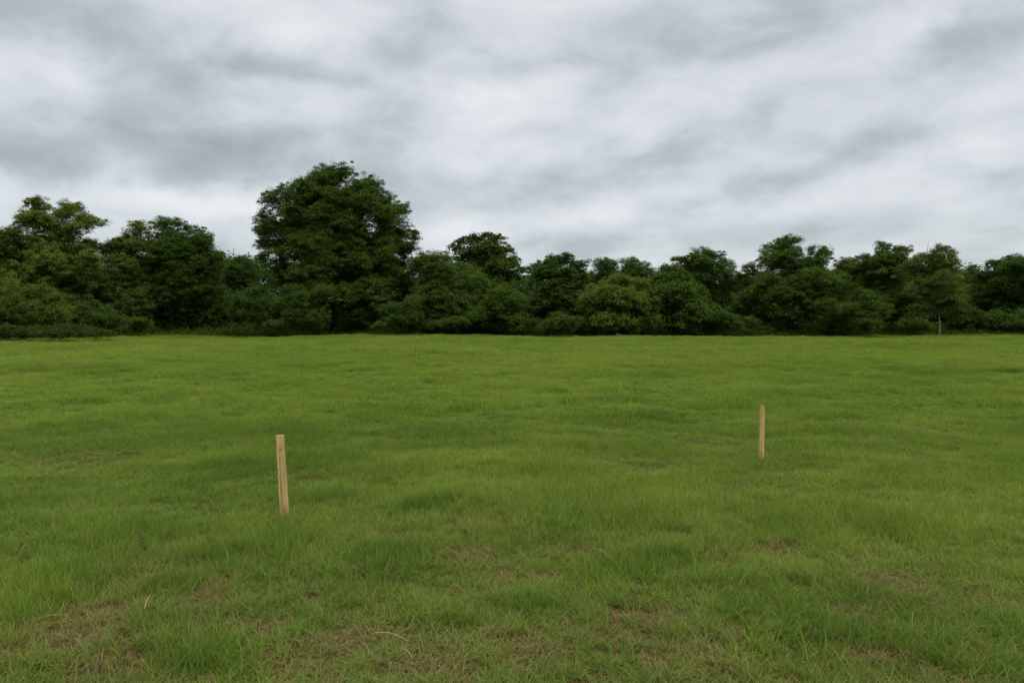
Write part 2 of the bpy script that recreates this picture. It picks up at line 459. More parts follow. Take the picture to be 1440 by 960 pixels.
# dry thatch and straw in the thin spots
x, y = wedge(150, 1.6, 13, 0, 5)
dr, h, pa = fields(x, y)
k = rng.random(len(x)) < .22 + dr * .8
x, y, dr, pa = x[k], y[k], dr[k], pa[k]
scatter('dry_thatch', np.stack([x, y, terrain(x, y) + .004], -1), rng.uniform(.7, 1.5, len(x)), np.ones(len(x)), pa, dr, thatch_src,
        'brown dry thatch and straw lying in the thin patches of the grass')

# ------------------------------------------------------------------ stakes
def wood():
    m, nt = mat_new('pine_wood'); g = N(nt)
    out = g.n('ShaderNodeOutputMaterial'); bs = g.n('ShaderNodeBsdfPrincipled')
    tc = g.n('ShaderNodeTexCoord'); mp = g.n('ShaderNodeMapping')
    nt.links.new(tc.outputs['Object'], mp.inputs[0]); mp.inputs['Scale'].default_value = (70, 70, 2.2)
    a = g.noise(mp.outputs[0], 1, 4, .55, .6).outputs['Fac']
    b = g.noise(tc.outputs['Object'], 6, 4, .6).outputs['Fac']
    c_ = g.mix(g.maprange(a, .35, .68), (0.215, 0.140, 0.042), (0.43, 0.315, 0.115))
    c_ = g.mix(g.m('MULTIPLY', g.maprange(b, .5, .75), .5), c_, (0.24, 0.15, 0.075))
    sx = g.n('ShaderNodeSeparateXYZ'); nt.links.new(tc.outputs['Object'], sx.inputs[0])
    dirt = g.maprange(g.m('ADD', sx.outputs[2], g.m('MULTIPLY', b, .08)), .05, .10, .6, 0)
    c_ = g.mix(dirt, c_, (0.12, 0.085, 0.05))
    g.set(bs.inputs['Base Color'], c_); bs.inputs['Roughness'].default_value = .8
    bp = g.n('ShaderNodeBump'); bp.inputs['Strength'].default_value = .5; bp.inputs['Distance'].default_value = .002
    nt.links.new(a, bp.inputs['Height']); nt.links.new(bp.outputs[0], bs.inputs['Normal'])
    nt.links.new(bs.outputs[0], out.inputs[0]); return m
M_wood = wood()
M_knot, ntk = mat_new('knot_wood'); gk = N(ntk)
ok_ = gk.n('ShaderNodeOutputMaterial'); bk = gk.n('ShaderNodeBsdfPrincipled'); tk = gk.n('ShaderNodeTexCoord')
gk.set(bk.inputs['Base Color'], gk.mix(gk.noise(tk.outputs['Object'], 300, 2).outputs['Fac'], (.035, .02, .012), (.11, .065, .035)))
bk.inputs['Roughness'].default_value = .8; ntk.links.new(bk.outputs[0], ok_.inputs[0])

import bmesh
from mathutils import Vector, Matrix, Euler
def stake(base_px, top_px, wid_top, wid_bot, label, chamfer, seed, turn, knots):
    bx, by = on_ground(*base_px)
    gz = float(terrain(bx, by))
    b0 = at(base_px[0], base_px[1], by); b0[2] = max(b0[2], gz + .0)
    b0 = np.array([bx, by, gz])
    # re-read the distance for the real ground height
    d = ray(*base_px); t_ = (EYE - gz - .01) / -d[2]; b0 = np.array([d[0] * t_, d[1] * t_, gz])
    top = at(top_px[0], top_px[1], b0[1])
    ax_ = Vector(top - b0); L = ax_.length
    r_ = np.random.default_rng(seed)
    wt = wid_top * b0[1] / F; wb = wid_bot * b0[1] / F
    bm = bmesh.new(); rings = []
    n = 14; z0 = -.18
    for i in range(n + 1):
        z = z0 + (L - z0) * i / n
        f = max(0, z) / L
        hw = (wb * (1 - f) + wt * f) / 2; hd = hw * .72
        wx, wy = r_.normal(0, .0009, 2)
        ring = []
        c_ = .13 * hw
        for (sx_, sy_) in ((-1, -1), (1, -1), (1, 1), (-1, 1)):
            for (ex, ey) in (((0, c_), (c_, 0)) if sx_ * sy_ > 0 else ((c_, 0), (0, c_))):
                zz = z
                if i == n:
                    zz = z + (chamfer * (-sx_) if chamfer else 0) - (.004 if True else 0) * abs(r_.normal(0, .5))
                ring.append(bm.verts.new((sx_ * (hw - ex) + wx, sy_ * (hd - ey) + wy, zz)))
        rings.append(ring)
    m_ = 8
    for a_, b_ in zip(rings[:-1], rings[1:]):
        for j in range(m_): bm.faces.new((a_[j], a_[(j + 1) % m_], b_[(j + 1) % m_], b_[j]))
    cen = bm.verts.new((0, 0, L + .001))
    top_r = rings[-1]
    for j in range(m_): bm.faces.new((top_r[j], top_r[(j + 1) % m_], cen))
    bm.faces.new(rings[0][::-1])
    bmesh.ops.recalc_face_normals(bm, faces=bm.faces)
    me = bpy.data.meshes.new('wooden_stake'); bm.to_mesh(me); bm.free(); me.materials.append(M_wood)
    o = link('wooden_stake', me, label=label, category='stake', group='wooden survey stakes driven into the grass')
    q_ = ax_.to_track_quat('Z', 'Y').to_matrix().to_4x4()
    # to_track_quat may spin the section; rebuild an upright frame
    zx = ax_.normalized(); xx = Vector((1, 0, 0)); xx = (xx - zx * xx.dot(zx)).normalized(); yx = zx.cross(xx)
    M = Matrix((xx, yx, zx)).transposed().to_4x4() @ Matrix.Rotation(turn, 4, 'Z')
    M.translation = Vector(b0); o.matrix_world = M
    for (kx, kz, kr) in knots:
        f = kz / L; hw = (wb * (1 - f) + wt * f) / 2
        bm = bmesh.new()
        bmesh.ops.create_uvsphere(bm, u_segments=12, v_segments=6, radius=1)
        bmesh.ops.scale(bm, vec=(kr, .0016, kr * 1.5), verts=bm.verts)
        for v_ in bm.verts: v_.co.x += .15 * kr * math.sin(v_.co.z * 900)
        mk = bpy.data.meshes.new('knot'); bm.to_mesh(mk); bm.free(); mk.materials.append(M_knot)
        kk = link('knot', mk, o); kk.location = (kx * hw, -hw * .72, kz)
    return o, b0
s1, p1 = stake((400.7, 731), (393.6, 611.5), 10.4, 11.8, 'thicker pale wooden stake with a dark knot near its flat top, leaning slightly', 0.0, 3, .12, [(.1, .59, .0055), (-.75, .43, .004), (.35, .24, .0035)])
s2, p2 = stake((1070.2, 648.5), (1071.9, 569.5), 5.9, 6.9, 'slimmer pale wooden stake standing straight with a slanted top, further out in the field', .008, 5, .05, [(.2, .3, .004)])
bs_pts = []
for (b_, w0) in ((p1, .05), (p2, .05)):
    a_ = rng.uniform(0, 2 * np.pi, 26); q_ = rng.uniform(w0, w0 + .07, 26)
    bs_pts.append(np.stack([b_[0] + np.cos(a_) * q_, b_[1] + np.sin(a_) * q_], -1))
bs_pts = np.concatenate(bs_pts); bp3 = np.concatenate([bs_pts, terrain(bs_pts[:, 0], bs_pts[:, 1])[:, None]], 1)
scatter('grass_around_stakes', bp3, rng.uniform(.8, 1.2, len(bp3)), rng.uniform(.8, 1.5, len(bp3)), rng.uniform(.1, .5, len(bp3)), rng.uniform(0, .3, len(bp3)), near_src,
        'uncut grass standing round the foot of the stakes')

# ------------------------------------------------------------------ tubes
def tubes(paths, sides):
    """paths: list of (pts(k,3), radii(k)) with equal k -> verts, quads"""
    P_ = np.array([p[0] for p in paths]); Rr = np.array([p[1] for p in paths]); n, k, _ = P_.shape
    T = np.gradient(P_, axis=1); T /= np.linalg.norm(T, axis=2, keepdims=True) + 1e-9
    ref = np.zeros_like(T); ref[..., 0] = 1; m_ = np.abs(T[..., 0]) > .8; ref[m_] = (0, 1, 0)
    A = np.cross(T, ref); A /= np.linalg.norm(A, axis=2, keepdims=True) + 1e-9; B = np.cross(T, A)
    th = np.linspace(0, 2 * np.pi, sides, endpoint=False)
    V = P_[:, :, None] + Rr[:, :, None, None] * (A[:, :, None] * np.cos(th)[None, None, :, None] + B[:, :, None] * np.sin(th)[None, None, :, None])
    idx = np.arange(n * k * sides).reshape(n, k, sides)
    q_ = np.stack([idx[:, :-1], np.roll(idx, -1, 2)[:, :-1], np.roll(idx, -1, 2)[:, 1:], idx[:, 1:]], -1).reshape(-1, 4)
    return V.reshape(-1, 3), q_

def bez(a, b, c_, d, k):
    t_ = np.linspace(0, 1, k)[:, None]
    return a * (1 - t_) ** 3 + 3 * b * t_ * (1 - t_) ** 2 + 3 * c_ * t_ ** 2 * (1 - t_) + d * t_ ** 3

def leaves(cl, rad, per, size, squash=.55, tilt=.75, tint=None):
    """leaf faces round clump centres cl (n,3)"""
    n = len(cl); N_ = n * per
    c_ = np.repeat(cl, per, 0); rr = np.repeat(rad, per)
    o = rng.normal(0, 1, (N_, 3)); o /= np.linalg.norm(o, axis=1, keepdims=True)
    o *= (rng.random(N_) ** .42 * rng.uniform(.8, 1.25, N_))[:, None]
    o[:, 2] = o[:, 2] * squash - (o[:, 0] ** 2 + o[:, 1] ** 2) * .22     # sprays droop at the rim
    p = c_ + o * rr[:, None]
    nrm = np.stack([rng.normal(0, tilt, N_), rng.normal(0, tilt, N_), np.ones(N_)], -1) + o * .5
    nrm /= np.linalg.norm(nrm, axis=1, keepdims=True)
    a = rng.normal(0, 1, (N_, 3)); a -= nrm * (a * nrm).sum(1)[:, None]; a /= np.linalg.norm(a, axis=1, keepdims=True)
    b = np.cross(nrm, a)
    s = (size * rng.uniform(.6, 1.35, N_))[:, None]
    w_ = s * .36
    V = np.stack([p - a * s * .5, p + b * w_ + a * s * .05 - nrm * s * .06, p + a * s * .5 - nrm * s * .12, p - b * w_ + a * s * .05 - nrm * s * .06], 1)
    ct = rng.random(n) if tint is None else tint
    tt = np.clip(np.repeat(ct, per) * .8 + rng.normal(.1, .08, N_), 0, 1)
    return V.reshape(-1, 3), np.repeat(tt, 4)

def tree(name, label, cat, dist, lobes, color, trunk=None, leaf=.125, per=80, clump=.52, cdens=1.0, fill=1.0, depth=1.0,
         group='trees along the far edge of the field', tint0=.5, squash=.55, bark_mat=None, forks=None, trunk_r=None, twigs=0, hollow=.35, grow=1.14, tilt=.6):
    """lobes: (px, py, rx, ry) in photo pixels at distance dist; auto lobes give the crown its depth"""
    lx0 = min(l[0] - l[2] for l in lobes); lx1 = max(l[0] + l[2] for l in lobes)
    D = dist / (1 - .8 * min((lx1 - lx0) / 2, 130) * depth / F)       # distance of the trunk; the crown's front face is at dist
    L = np.array([list(at(a, b, D)) + [c_ * D / F * grow, d_ * D / F * grow] for (a, b, c_, d_) in lobes])
    wts = L[:, 3] * L[:, 4]
    cen = (L[:, :3] * wts[:, None]).sum(0) / wts.sum()
    xmin, xmax = (L[:, 0] - L[:, 3]).min(), (L[:, 0] + L[:, 3]).max()
    half = (xmax - xmin) / 2 * depth; half = min(half, (D - dist) * 1.15 + .3)
    zmin, zmax = (L[:, 2] - L[:, 4]).min(), (L[:, 2] + L[:, 4]).max()
    ext = []
    for l in L:                                   # the traced lobes, spread a little in depth
        off = rng.uniform(-.3, .3) * half * math.sqrt(max(.05, 1 - min(1, abs(l[0] - cen[0]) / ((xmax - xmin) / 2 + .01)) ** 2))
        ext.append([l[0], D + off * 1.3, l[2], l[3], l[4], max(l[3], l[4]) * .95])
    nf = int(len(L) * 1.9 * fill)
    for _ in range(nf):                           # front and back of the crown
        l = L[rng.integers(len(L))].copy()
        l2 = L[rng.integers(len(L))]                # between two neighbours, so that no hole is left in the crown
        if abs(l2[2] - l[2]) < (zmax - zmin) * .45: l = l * .5 + l2 * .5
        tt = rng.uniform(0, .5)
        x_ = l[0] * (1 - tt * .6) + cen[0] * tt * .6; z_ = l[2] * (1 - tt * .35) + cen[2] * tt * .35 - rng.uniform(0, .3) * l[4]
        u_ = min(.98, abs(x_ - cen[0]) / ((xmax - xmin) / 2 + .01))
        yo = half * .85 * math.sqrt(1 - u_ * u_) * (1 if rng.random() < .4 else -1) * rng.uniform(.6, 1)
        zt = (z_ - zmin) / (zmax - zmin + .01)
        yo *= math.sqrt(max(.12, 1 - max(0, zt - .35) ** 2 / .46))
        ext.append([x_, D + yo, z_, l[3] * .8, l[4] * .8, l[3] * .75])
    ext = np.array(ext)
    C_ = []; CR = []; CT = []; owner = []
    for i, l in enumerate(ext):
        area = (l[3] * l[4] * 4)
        nc = max(4, int(area / (clump ** 2) * 2.0 * cdens))
        o = rng.normal(0, 1, (nc, 3)); o /= np.linalg.norm(o, axis=1, keepdims=True)
        o[:, 2] = np.where(o[:, 2] < -.3, -o[:, 2] * rng.choice([1, -1], nc, p=[.6, .4]), o[:, 2])
        rr = rng.uniform(hollow, 1.0, nc) ** .8 * np.where(rng.random(nc) < .22, rng.uniform(1.0, 1.32, nc), 1.0)
        p = l[:3] + o * rr[:, None] * np.array([l[3], l[5], l[4]]) * .9
        C_.append(p); CR.append(clump * rng.choice([.5, .75, 1.0, 1.3], nc, p=[.25, .3, .3, .15]) * rng.uniform(.85, 1.15, nc))
        lt = rng.normal(tint0, .14)
        CT.append(np.clip(lt + rng.normal(0, .16, nc), 0, 1)); owner.append(np.full(nc, i))
    C_ = np.concatenate(C_); CR = np.concatenate(CR); CT = np.concatenate(CT); owner = np.concatenate(owner)
    gz = terrain(C_[:, 0], C_[:, 1]); k_ = C_[:, 2] > gz + .25
    C_, CR, CT, owner = C_[k_], CR[k_], CT[k_], owner[k_]
    V, tt = leaves(C_, CR, per, leaf, squash, tilt, CT)
    nq = len(V) // 4
    # trunk, limbs, twigs
    bx_, by_ = (at(trunk[0], 472, D)[0] if trunk else cen[0]), D
    if trunk and len(trunk) > 2: by_ = trunk[2]; bx_ = at(trunk[0], 472, by_)[0]
    H = zmax
    tr = trunk_r or max(.12, H * .024)
    gz0 = float(terrain(bx_, by_))
    base = np.array([bx_, by_, gz0])
    straight = bool(trunk and len(trunk) > 2)
    o = bpy.data.objects.new(name, None); COL.objects.link(o); o.location = base; o.empty_display_size = .5
    o['label'] = label; o['category'] = cat
    if group: o['group'] = group
    th = H * (.55 if not forks else forks)
    topc = np.array([bx_ + .25 if straight else bx_ * .6 + cen[0] * .4 + rng.normal(0, .2), by_ + .5 if straight else D, gz0 + th])
    tp = bez(base - (0, 0, .3), base + (rng.normal(0, .1), 0, th * .3), topc - (rng.normal(0, .25), 0, th * .3), topc, 10)
    trr = tr * np.linspace(1, .45, 10); trr[0] *= 1.35; trr[1] *= 1.1
    vs = []; qs = []; nv = 0
    def addt(paths, sides):
        nonlocal nv
        if not paths: return
        v_, q_ = tubes(paths, sides); vs.append(v_); qs.append(q_ + nv); nv += len(v_)
    addt([(tp, trr)], 9)
    K = min(len(ext), 8)                          # a few main limbs, the other boughs spring from them
    sel = [int(np.argmax(ext[:, 2]))]
    while len(sel) < K:
        dd = np.min([np.linalg.norm(ext[:, :3] - ext[q, :3], axis=1) for q in sel], axis=0); sel.append(int(np.argmax(dd)))
    def limb(s_, e_, r0, r1, k=8, up=.12):
        dd = np.linalg.norm(e_ - s_)
        m1 = s_ + (e_ - s_) * .35 + (0, 0, dd * up) + rng.normal(0, dd * .05, 3)
        m2 = s_ + (e_ - s_) * .7 + (0, 0, dd * up * .7) + rng.normal(0, dd * .06, 3)
        return (bez(s_, m1, m2, e_, k), np.linspace(r0, r1, k))
    limbs = [None] * len(ext)
    for q in sel:
        zt = th if straight else np.clip((ext[q, 2] - gz0) * .6, th * .3, th)
        limbs[q] = limb(tp[min(9, int(zt / th * 9))], ext[q, :3], tr * .38, tr * .07)
    for q in range(len(ext)):
        if limbs[q] is not None: continue
        best = min(sel, key=lambda u_: np.linalg.norm(limbs[u_][0] - ext[q, :3], axis=1).min())
        near = np.linalg.norm(limbs[best][0] - ext[q, :3], axis=1)
        a_ = max(1, int(np.argmin(near)) - 2)
        limbs[q] = limb(limbs[best][0][a_], ext[q, :3], tr * .14, tr * .04, up=.06)
    addt(limbs, 5)
    tw = []
    for i in range(len(C_)):
        l = limbs[owner[i]][0]; s_ = l[rng.integers(5, 8)]
        e_ = C_[i]; mid = (s_ + e_) / 2 + rng.normal(0, .12, 3)
        tw.append((np.array([s_, mid, e_]), np.array([tr * .035, tr * .025, .006])))
    addt(tw, 3)
    if twigs:
        tops = ext[ext[:, 2] + ext[:, 4] > zmax - (zmax - zmin) * .25]
        tl = []
        for _ in range(twigs):
            l = tops[rng.integers(len(tops))]
            s_ = l[:3] + rng.normal(0, .3, 3) * l[3]; ln = rng.uniform(.8, 1.7) * l[4]
            e_ = s_ + np.array([rng.normal(.1, .25) * ln, rng.normal(0, .2) * ln, ln])
            tl.append((np.array([s_, (s_ + e_) / 2 + rng.normal(0, .08, 3), e_]), np.array([.05, .035, .01])))
        addt(tl, 3)
    TV = np.concatenate(vs); TQ = np.concatenate(qs)
    mt = new_mesh('trunk', TV - base, TQ.ravel(), np.full(len(TQ), 4), bark_mat or M_bark, smooth=True)
    link('trunk', mt, o)
    mc = new_mesh('crown', V - base, np.arange(nq * 4), np.full(nq, 4), M_leaf[color], {'tint': tt})
    link('crown', mc, o)
    tree.total += nq
    return o
tree.total = 0

T = tree
GRP2 = 'trees along the far edge of the field'
# --- from one side of the field to the other
T('leafy_tree', 'dark tree cut off by the picture edge beside the tall pale-topped tree', 'tree', 68,
  [(-40, 345, 38, 34), (5, 345, 28, 30), (-60, 400, 50, 40), (10, 395, 38, 34), (0, 430, 45, 30), (-90, 370, 40, 40), (-30, 440, 50, 28)], 'mid', tint0=.45)
T('leafy_tree', 'tall airy tree with a pale yellow-green top and one leafy arm reaching out', 'tree', 72,
  [(62, 292, 20, 15), (85, 288, 17, 12), (40, 305, 15, 15), (98, 300, 18, 14), (62, 315, 22, 14), (90, 325, 24, 16), (132, 312, 17, 9), (116, 320, 12, 9), (35, 332, 14, 14),
   (50, 355, 30, 22), (95, 358, 32, 24), (75, 395, 44, 30), (120, 400, 34, 32), (50, 430, 40, 26), (110, 438, 44, 26), (140, 370, 16, 18)], 'light', trunk=(72, 0), cdens=.95, tint0=.42, hollow=.2)
T('leafy_tree', 'olive-green feathery tree rising just before the rounded dark-topped one', 'tree', 78,
  [(203, 328, 16, 18), (185, 345, 18, 20), (170, 360, 18, 18), (155, 350, 9, 10), (212, 350, 22, 22), (180, 385, 34, 28), (210, 400, 34, 34), (170, 425, 34, 28), (205, 440, 36, 26)], 'olive', tint0=.42, cdens=.95)
T('leafy_tree', 'dense dark tree with a smooth rounded top sloping down to a dip', 'tree', 80,
  [(245, 322, 25, 17), (226, 335, 18, 18), (268, 330, 20, 16), (285, 348, 20, 18), (300, 372, 18, 18), (255, 355, 32, 26), (275, 390, 36, 30), (240, 400, 34, 32), (290, 420, 30, 30), (250, 440, 40, 24), (300, 445, 24, 22), (308, 358, 7, 6)], 'dark', tint0=.45)
T('leafy_tree', 'low tree filling the dip beside the giant oak, set back behind its neighbours', 'tree', 92,
  [(335, 372, 12, 13), (322, 385, 16, 18), (348, 385, 16, 22), (330, 415, 28, 28), (330, 445, 30, 22)], 'deep')
# the big oak
T('oak_tree', 'giant broad round-crowned oak, by far the tallest tree, with sky showing between its limbs', 'tree', 76,
  [(460, 252, 26, 19), (430, 262, 20, 16), (488, 255, 22, 17), (520, 265, 22, 20), (412, 275, 16, 13), (540, 290, 20, 22), (388, 285, 20, 19), (378, 312, 15, 18), (370, 340, 13, 15),
   (372, 362, 9, 9), (560, 305, 15, 16), (566, 330, 18, 18), (578, 352, 14, 13), (440, 290, 26, 18), (480, 285, 26, 18), (515, 300, 26, 18), (410, 312, 22, 16), (400, 340, 18, 11), (430, 330, 16, 13),
   (540, 335, 26, 20), (500, 330, 22, 16), (466, 320, 12, 14), (420, 366, 16, 8), (395, 366, 12, 7), (450, 352, 10, 9), (468, 278, 26, 16), (500, 278, 26, 16), (440, 272, 22, 14), (395, 325, 24, 18), (388, 350, 22, 13), (420, 348, 20, 12), (415, 300, 24, 18), (400, 378, 26, 12), (585, 375, 12, 16), (562, 292, 13, 13), (584, 336, 9, 11), (560, 355, 20, 16), (535, 310, 22, 18), (545, 345, 22, 18), (530, 380, 26, 18),
   (480, 365, 18, 15), (515, 365, 30, 22), (555, 375, 28, 24), (470, 395, 30, 22), (440, 400, 30, 20), (500, 405, 36, 28), (550, 415, 34, 30), (570, 395, 18, 22), (400, 400, 30, 22),
   (520, 445, 44, 24), (460, 440, 34, 26), (570, 440, 26, 24), (420, 430, 30, 24)], 'mid', trunk=(464, 0), cdens=.95, fill=1.4, tint0=.40, depth=.8, clump=.54, per=92, trunk_r=.42, hollow=.2, forks=.62)
T('leafy_tree', 'rounded mid-green tree standing against the flank of the giant oak', 'tree', 75,
  [(602, 368, 16, 15), (625, 365, 14, 12), (585, 380, 12, 16), (650, 385, 24, 22), (615, 395, 30, 26), (668, 405, 24, 24), (640, 425, 40, 30), (605, 440, 30, 26), (675, 440, 28, 26)], 'mid', tint0=.42)
T('leafy_tree', 'tree with knobbly bunched leaves on its fan-shaped top and specks of sky through it', 'tree', 84,
  [(654, 342, 14, 10), (640, 350, 9, 8), (668, 338, 12, 10), (686, 336, 13, 9), (700, 342, 13, 11), (712, 352, 12, 9), (722, 368, 10, 8), (680, 355, 24, 13), (655, 362, 18, 12), (705, 372, 18, 14), (732, 380, 8, 7),
   (680, 390, 34, 26), (715, 400, 24, 26), (700, 435, 36, 30)], 'mid', leaf=.20, per=44, clump=.50, tint0=.4, trunk=(690, 0), cdens=.85)
T('leafy_tree', 'short bright-edged tree tucked under the knobbly fan-topped one', 'tree', 74,
  [(705, 412, 24, 18), (730, 430, 16, 20), (700, 440, 32, 24), (728, 452, 18, 16)], 'mid', tint0=.45)
T('leafy_tree', 'very dark tree with flat layered tiers of leaves and a stepped top', 'tree', 78,
  [(780, 368, 16, 10), (762, 374, 14, 9), (795, 366, 12, 9), (815, 372, 15, 9), (750, 380, 9, 9), (775, 395, 30, 18), (812, 395, 24, 18), (770, 425, 30, 26), (810, 430, 32, 28), (755, 445, 22, 20)], 'dark', leaf=.16, per=60, squash=.35, tint0=.38)
T('leafy_tree', 'dark back-row tree whose flat bumpy top shows above the paler thicket', 'tree', 92,
  [(845, 374, 14, 11), (862, 372, 12, 10), (882, 373, 15, 10), (900, 378, 12, 9), (918, 384, 12, 8), (850, 395, 24, 20), (890, 400, 30, 20), (870, 430, 50, 28)], 'dark', tint0=.45)
T('leafy_tree', 'low spreading willow-like tree with soft pale foliage in front of darker ones', 'tree', 72,
  [(870, 400, 26, 13), (845, 408, 20, 13), (895, 402, 22, 13), (835, 430, 24, 22), (870, 430, 34, 24), (905, 430, 30, 26), (850, 452, 34, 16), (900, 452, 34, 16)], 'light', tint0=.28, squash=.7, leaf=.15)
T('leafy_tree', 'mid-height soft domed tree with pale upper leaves, beside the low spreading one', 'tree', 74,
  [(942, 385, 18, 14), (928, 396, 16, 12), (960, 398, 18, 16), (975, 420, 20, 22), (935, 425, 32, 26), (985, 440, 20, 22), (950, 450, 36, 20)], 'mid', tint0=.50, squash=.7, leaf=.15)
T('leafy_tree', 'grey-green tree with two uneven humps on top and tiny gaps of sky', 'tree', 86,
  [(984, 361, 20, 13), (1005, 366, 18, 14), (966, 370, 14, 11), (952, 366, 9, 8), (1018, 380, 14, 14), (985, 385, 30, 18), (1028, 400, 14, 16), (1000, 415, 34, 28), (1020, 445, 30, 24)], 'dark', tint0=.55, cdens=.85)
T('leafy_tree', 'broad tall tree with a pointed ragged top and a bright leafy shelf halfway up', 'tree', 76,
  [(1107, 338, 10, 7), (1105, 344, 16, 11), (1090, 352, 18, 13), (1122, 352, 18, 14), (1150, 362, 12, 13), (1075, 368, 20, 14), (1060, 378, 14, 10), (1105, 372, 30, 18), (1138, 378, 24, 18), (1046, 388, 8, 7), (1155, 385, 14, 18),
   (1118, 393, 18, 9), (1080, 405, 34, 22), (1125, 410, 38, 24), (1055, 425, 28, 20), (1100, 440, 50, 26), (1165, 405, 20, 24), (1160, 435, 30, 26), (1040, 445, 24, 20)], 'mid', tint0=.46, trunk=(1110, 0))
T('leafy_tree', 'yellowish tree in the low saddle beside the broad pointed one', 'tree', 86,
  [(1182, 372, 12, 11), (1198, 370, 12, 9), (1190, 388, 20, 16), (1210, 395, 16, 18), (1200, 425, 26, 28)], 'light', tint0=.35)
T('leafy_tree', 'tree with a narrow airy tuft standing up from its darker rounded shoulders', 'tree', 80,
  [(1247, 346, 12, 9), (1238, 356, 11, 9), (1262, 355, 13, 10), (1215, 364, 13, 8), (1228, 370, 16, 12), (1258, 372, 20, 14), (1240, 390, 34, 20), (1268, 400, 18, 24), (1245, 425, 34, 26), (1250, 452, 30, 16)], 'mid', tint0=.45, cdens=.88)
T('birch_tree', 'tree with bare twigs spiking from its top and a thin pale trunk visible below', 'tree', 72.6,
  [(1316, 358, 16, 12), (1298, 364, 14, 12), (1330, 366, 14, 14), (1284, 372, 11, 10), (1340, 382, 13, 16), (1310, 385, 30, 18), (1330, 408, 26, 18), (1296, 410, 26, 22), (1345, 425, 18, 18), (1290, 436, 18, 14), (1318, 424, 16, 8)], 'olive', tint0=.38,
  trunk=(1321, 0, 75.4), bark_mat=M_palebark, trunk_r=.10, twigs=16, cdens=.9, fill=.7, forks=.5)
T('leafy_tree', 'small hazy tree seen in the last gap of the tree line', 'tree', 94,
  [(1372, 385, 9, 9), (1355, 395, 14, 14), (1375, 405, 16, 18), (1360, 435, 34, 30)], 'dark', tint0=.6)
T('leafy_tree', 'dark tree with loose round leaf bunches hanging off its side, end of row', 'tree', 77,
  [(1418, 368, 18, 9), (1398, 374, 13, 9), (1380, 376, 7, 5), (1371, 379, 4, 4), (1440, 370, 18, 11), (1465, 372, 22, 14), (1405, 390, 22, 14), (1440, 395, 34, 20), (1395, 420, 28, 24), (1435, 430, 40, 28), (1480, 420, 34, 34), (1400, 450, 34, 16)], 'dark', leaf=.16, per=60, tint0=.45)
# --- two more on each side, just outside the frame
T('leafy_tree', 'dark tree just beyond the picture edge past the tall airy one', 'tree', 66,
  [(-170, 350, 50, 40), (-130, 390, 50, 40), (-210, 400, 50, 50), (-160, 440, 70, 30)], 'dark', cdens=.7)
T('leafy_tree', 'dark tree just beyond the picture edge at the end of the row', 'tree', 80,
  [(1560, 370, 44, 26), (1530, 400, 40, 30), (1600, 410, 44, 40), (1560, 440, 60, 28)], 'dark', cdens=.7)
# --- shrubs
SG = 'shrubs at the foot of the tree line'
def S(label, dist, lobes, color, **k):
    kw = dict(leaf=.11, per=56, clump=.40, cdens=.75, trunk_r=.03, group=SG, fill=1.4, depth=.9, forks=.4, hollow=.1, grow=1.2, tilt=.8, squash=.7); kw.update(k)
    lobes = [(a + rng.normal(0, .55) * c_, b + rng.uniform(-.7, .45) * d_, c_ * q_, d_ * q_ * rng.uniform(.8, 1.4)) for (a, b, c_, d_) in lobes for q_ in (.75, .55, .45, .35)]
    return T('shrub', label, 'shrub', dist, lobes, color, **kw)
S('big bright-green shrub with arching branches at the near end of the hedge', 57, [(30, 415, 34, 16), (-10, 412, 30, 20), (60, 430, 24, 16), (20, 442, 44, 20), (70, 450, 22, 12), (-50, 430, 40, 30)], 'light', tint0=.18)
S('low bramble-like shrub spilling onto the grass under the arching one', 52, [(20, 465, 40, 10), (70, 466, 34, 9), (-30, 460, 40, 16), (120, 468, 28, 6)], 'weed', tint0=.18)
S('dark shrub in the shade before the feathery olive tree', 68, [(150, 450, 26, 16), (185, 455, 26, 12), (130, 440, 18, 16)], 'mid', tint0=.15)
S('rounded light shrub at the oak foot, on the side of the dip', 71, [(345, 425, 18, 20), (365, 415, 22, 20), (350, 448, 26, 16), (388, 440, 24, 20)], 'mid', tint0=.18)
S('shrub with bright outer sprays under the middle of the oak', 69, [(425, 412, 26, 12), (405, 432, 26, 16), (440, 440, 24, 16), (420, 455, 36, 10)], 'mid', tint0=.26)
S('shrub with a pale shoulder under the far flank of the oak', 70, [(555, 432, 26, 13), (580, 440, 18, 12), (550, 452, 34, 12)], 'mid', tint0=.26)
S('dull green shrub between the oak and the knobbly tree', 71, [(640, 452, 26, 14), (668, 448, 18, 14), (615, 456, 20, 10)], 'mid', tint0=.15)
S('pale shrub at the foot of the layered dark tree', 71, [(790, 452, 20, 12), (820, 455, 20, 10), (765, 458, 16, 9)], 'mid', tint0=.21)
S('shrub crouching before the grey-green two-humped tree', 72, [(1010, 450, 22, 14), (990, 456, 22, 10), (1040, 455, 18, 12)], 'mid', tint0=.17)
S('broad light-green bush in front of the saddle tree', 70, [(1205, 425, 22, 18), (1190, 440, 26, 18), (1220, 445, 22, 20), (1175, 455, 24, 12), (1215, 458, 24, 10)], 'mid', tint0=.31)
S('small bright bush beside the pale thin trunk', 72, [(1286, 450, 14, 12), (1298, 458, 8, 7), (1272, 458, 12, 9)], 'mid', tint0=.18)
S('dark bush past the pale thin trunk', 72, [(1362, 450, 18, 14), (1378, 456, 16, 10), (1348, 460, 9, 7)], 'mid', tint0=.15)
S('low bush under the tree with the hanging round leaf bunches', 71, [(1410, 450, 24, 14), (1435, 454, 24, 12), (1390, 458, 16, 8)], 'mid', tint0=.3)

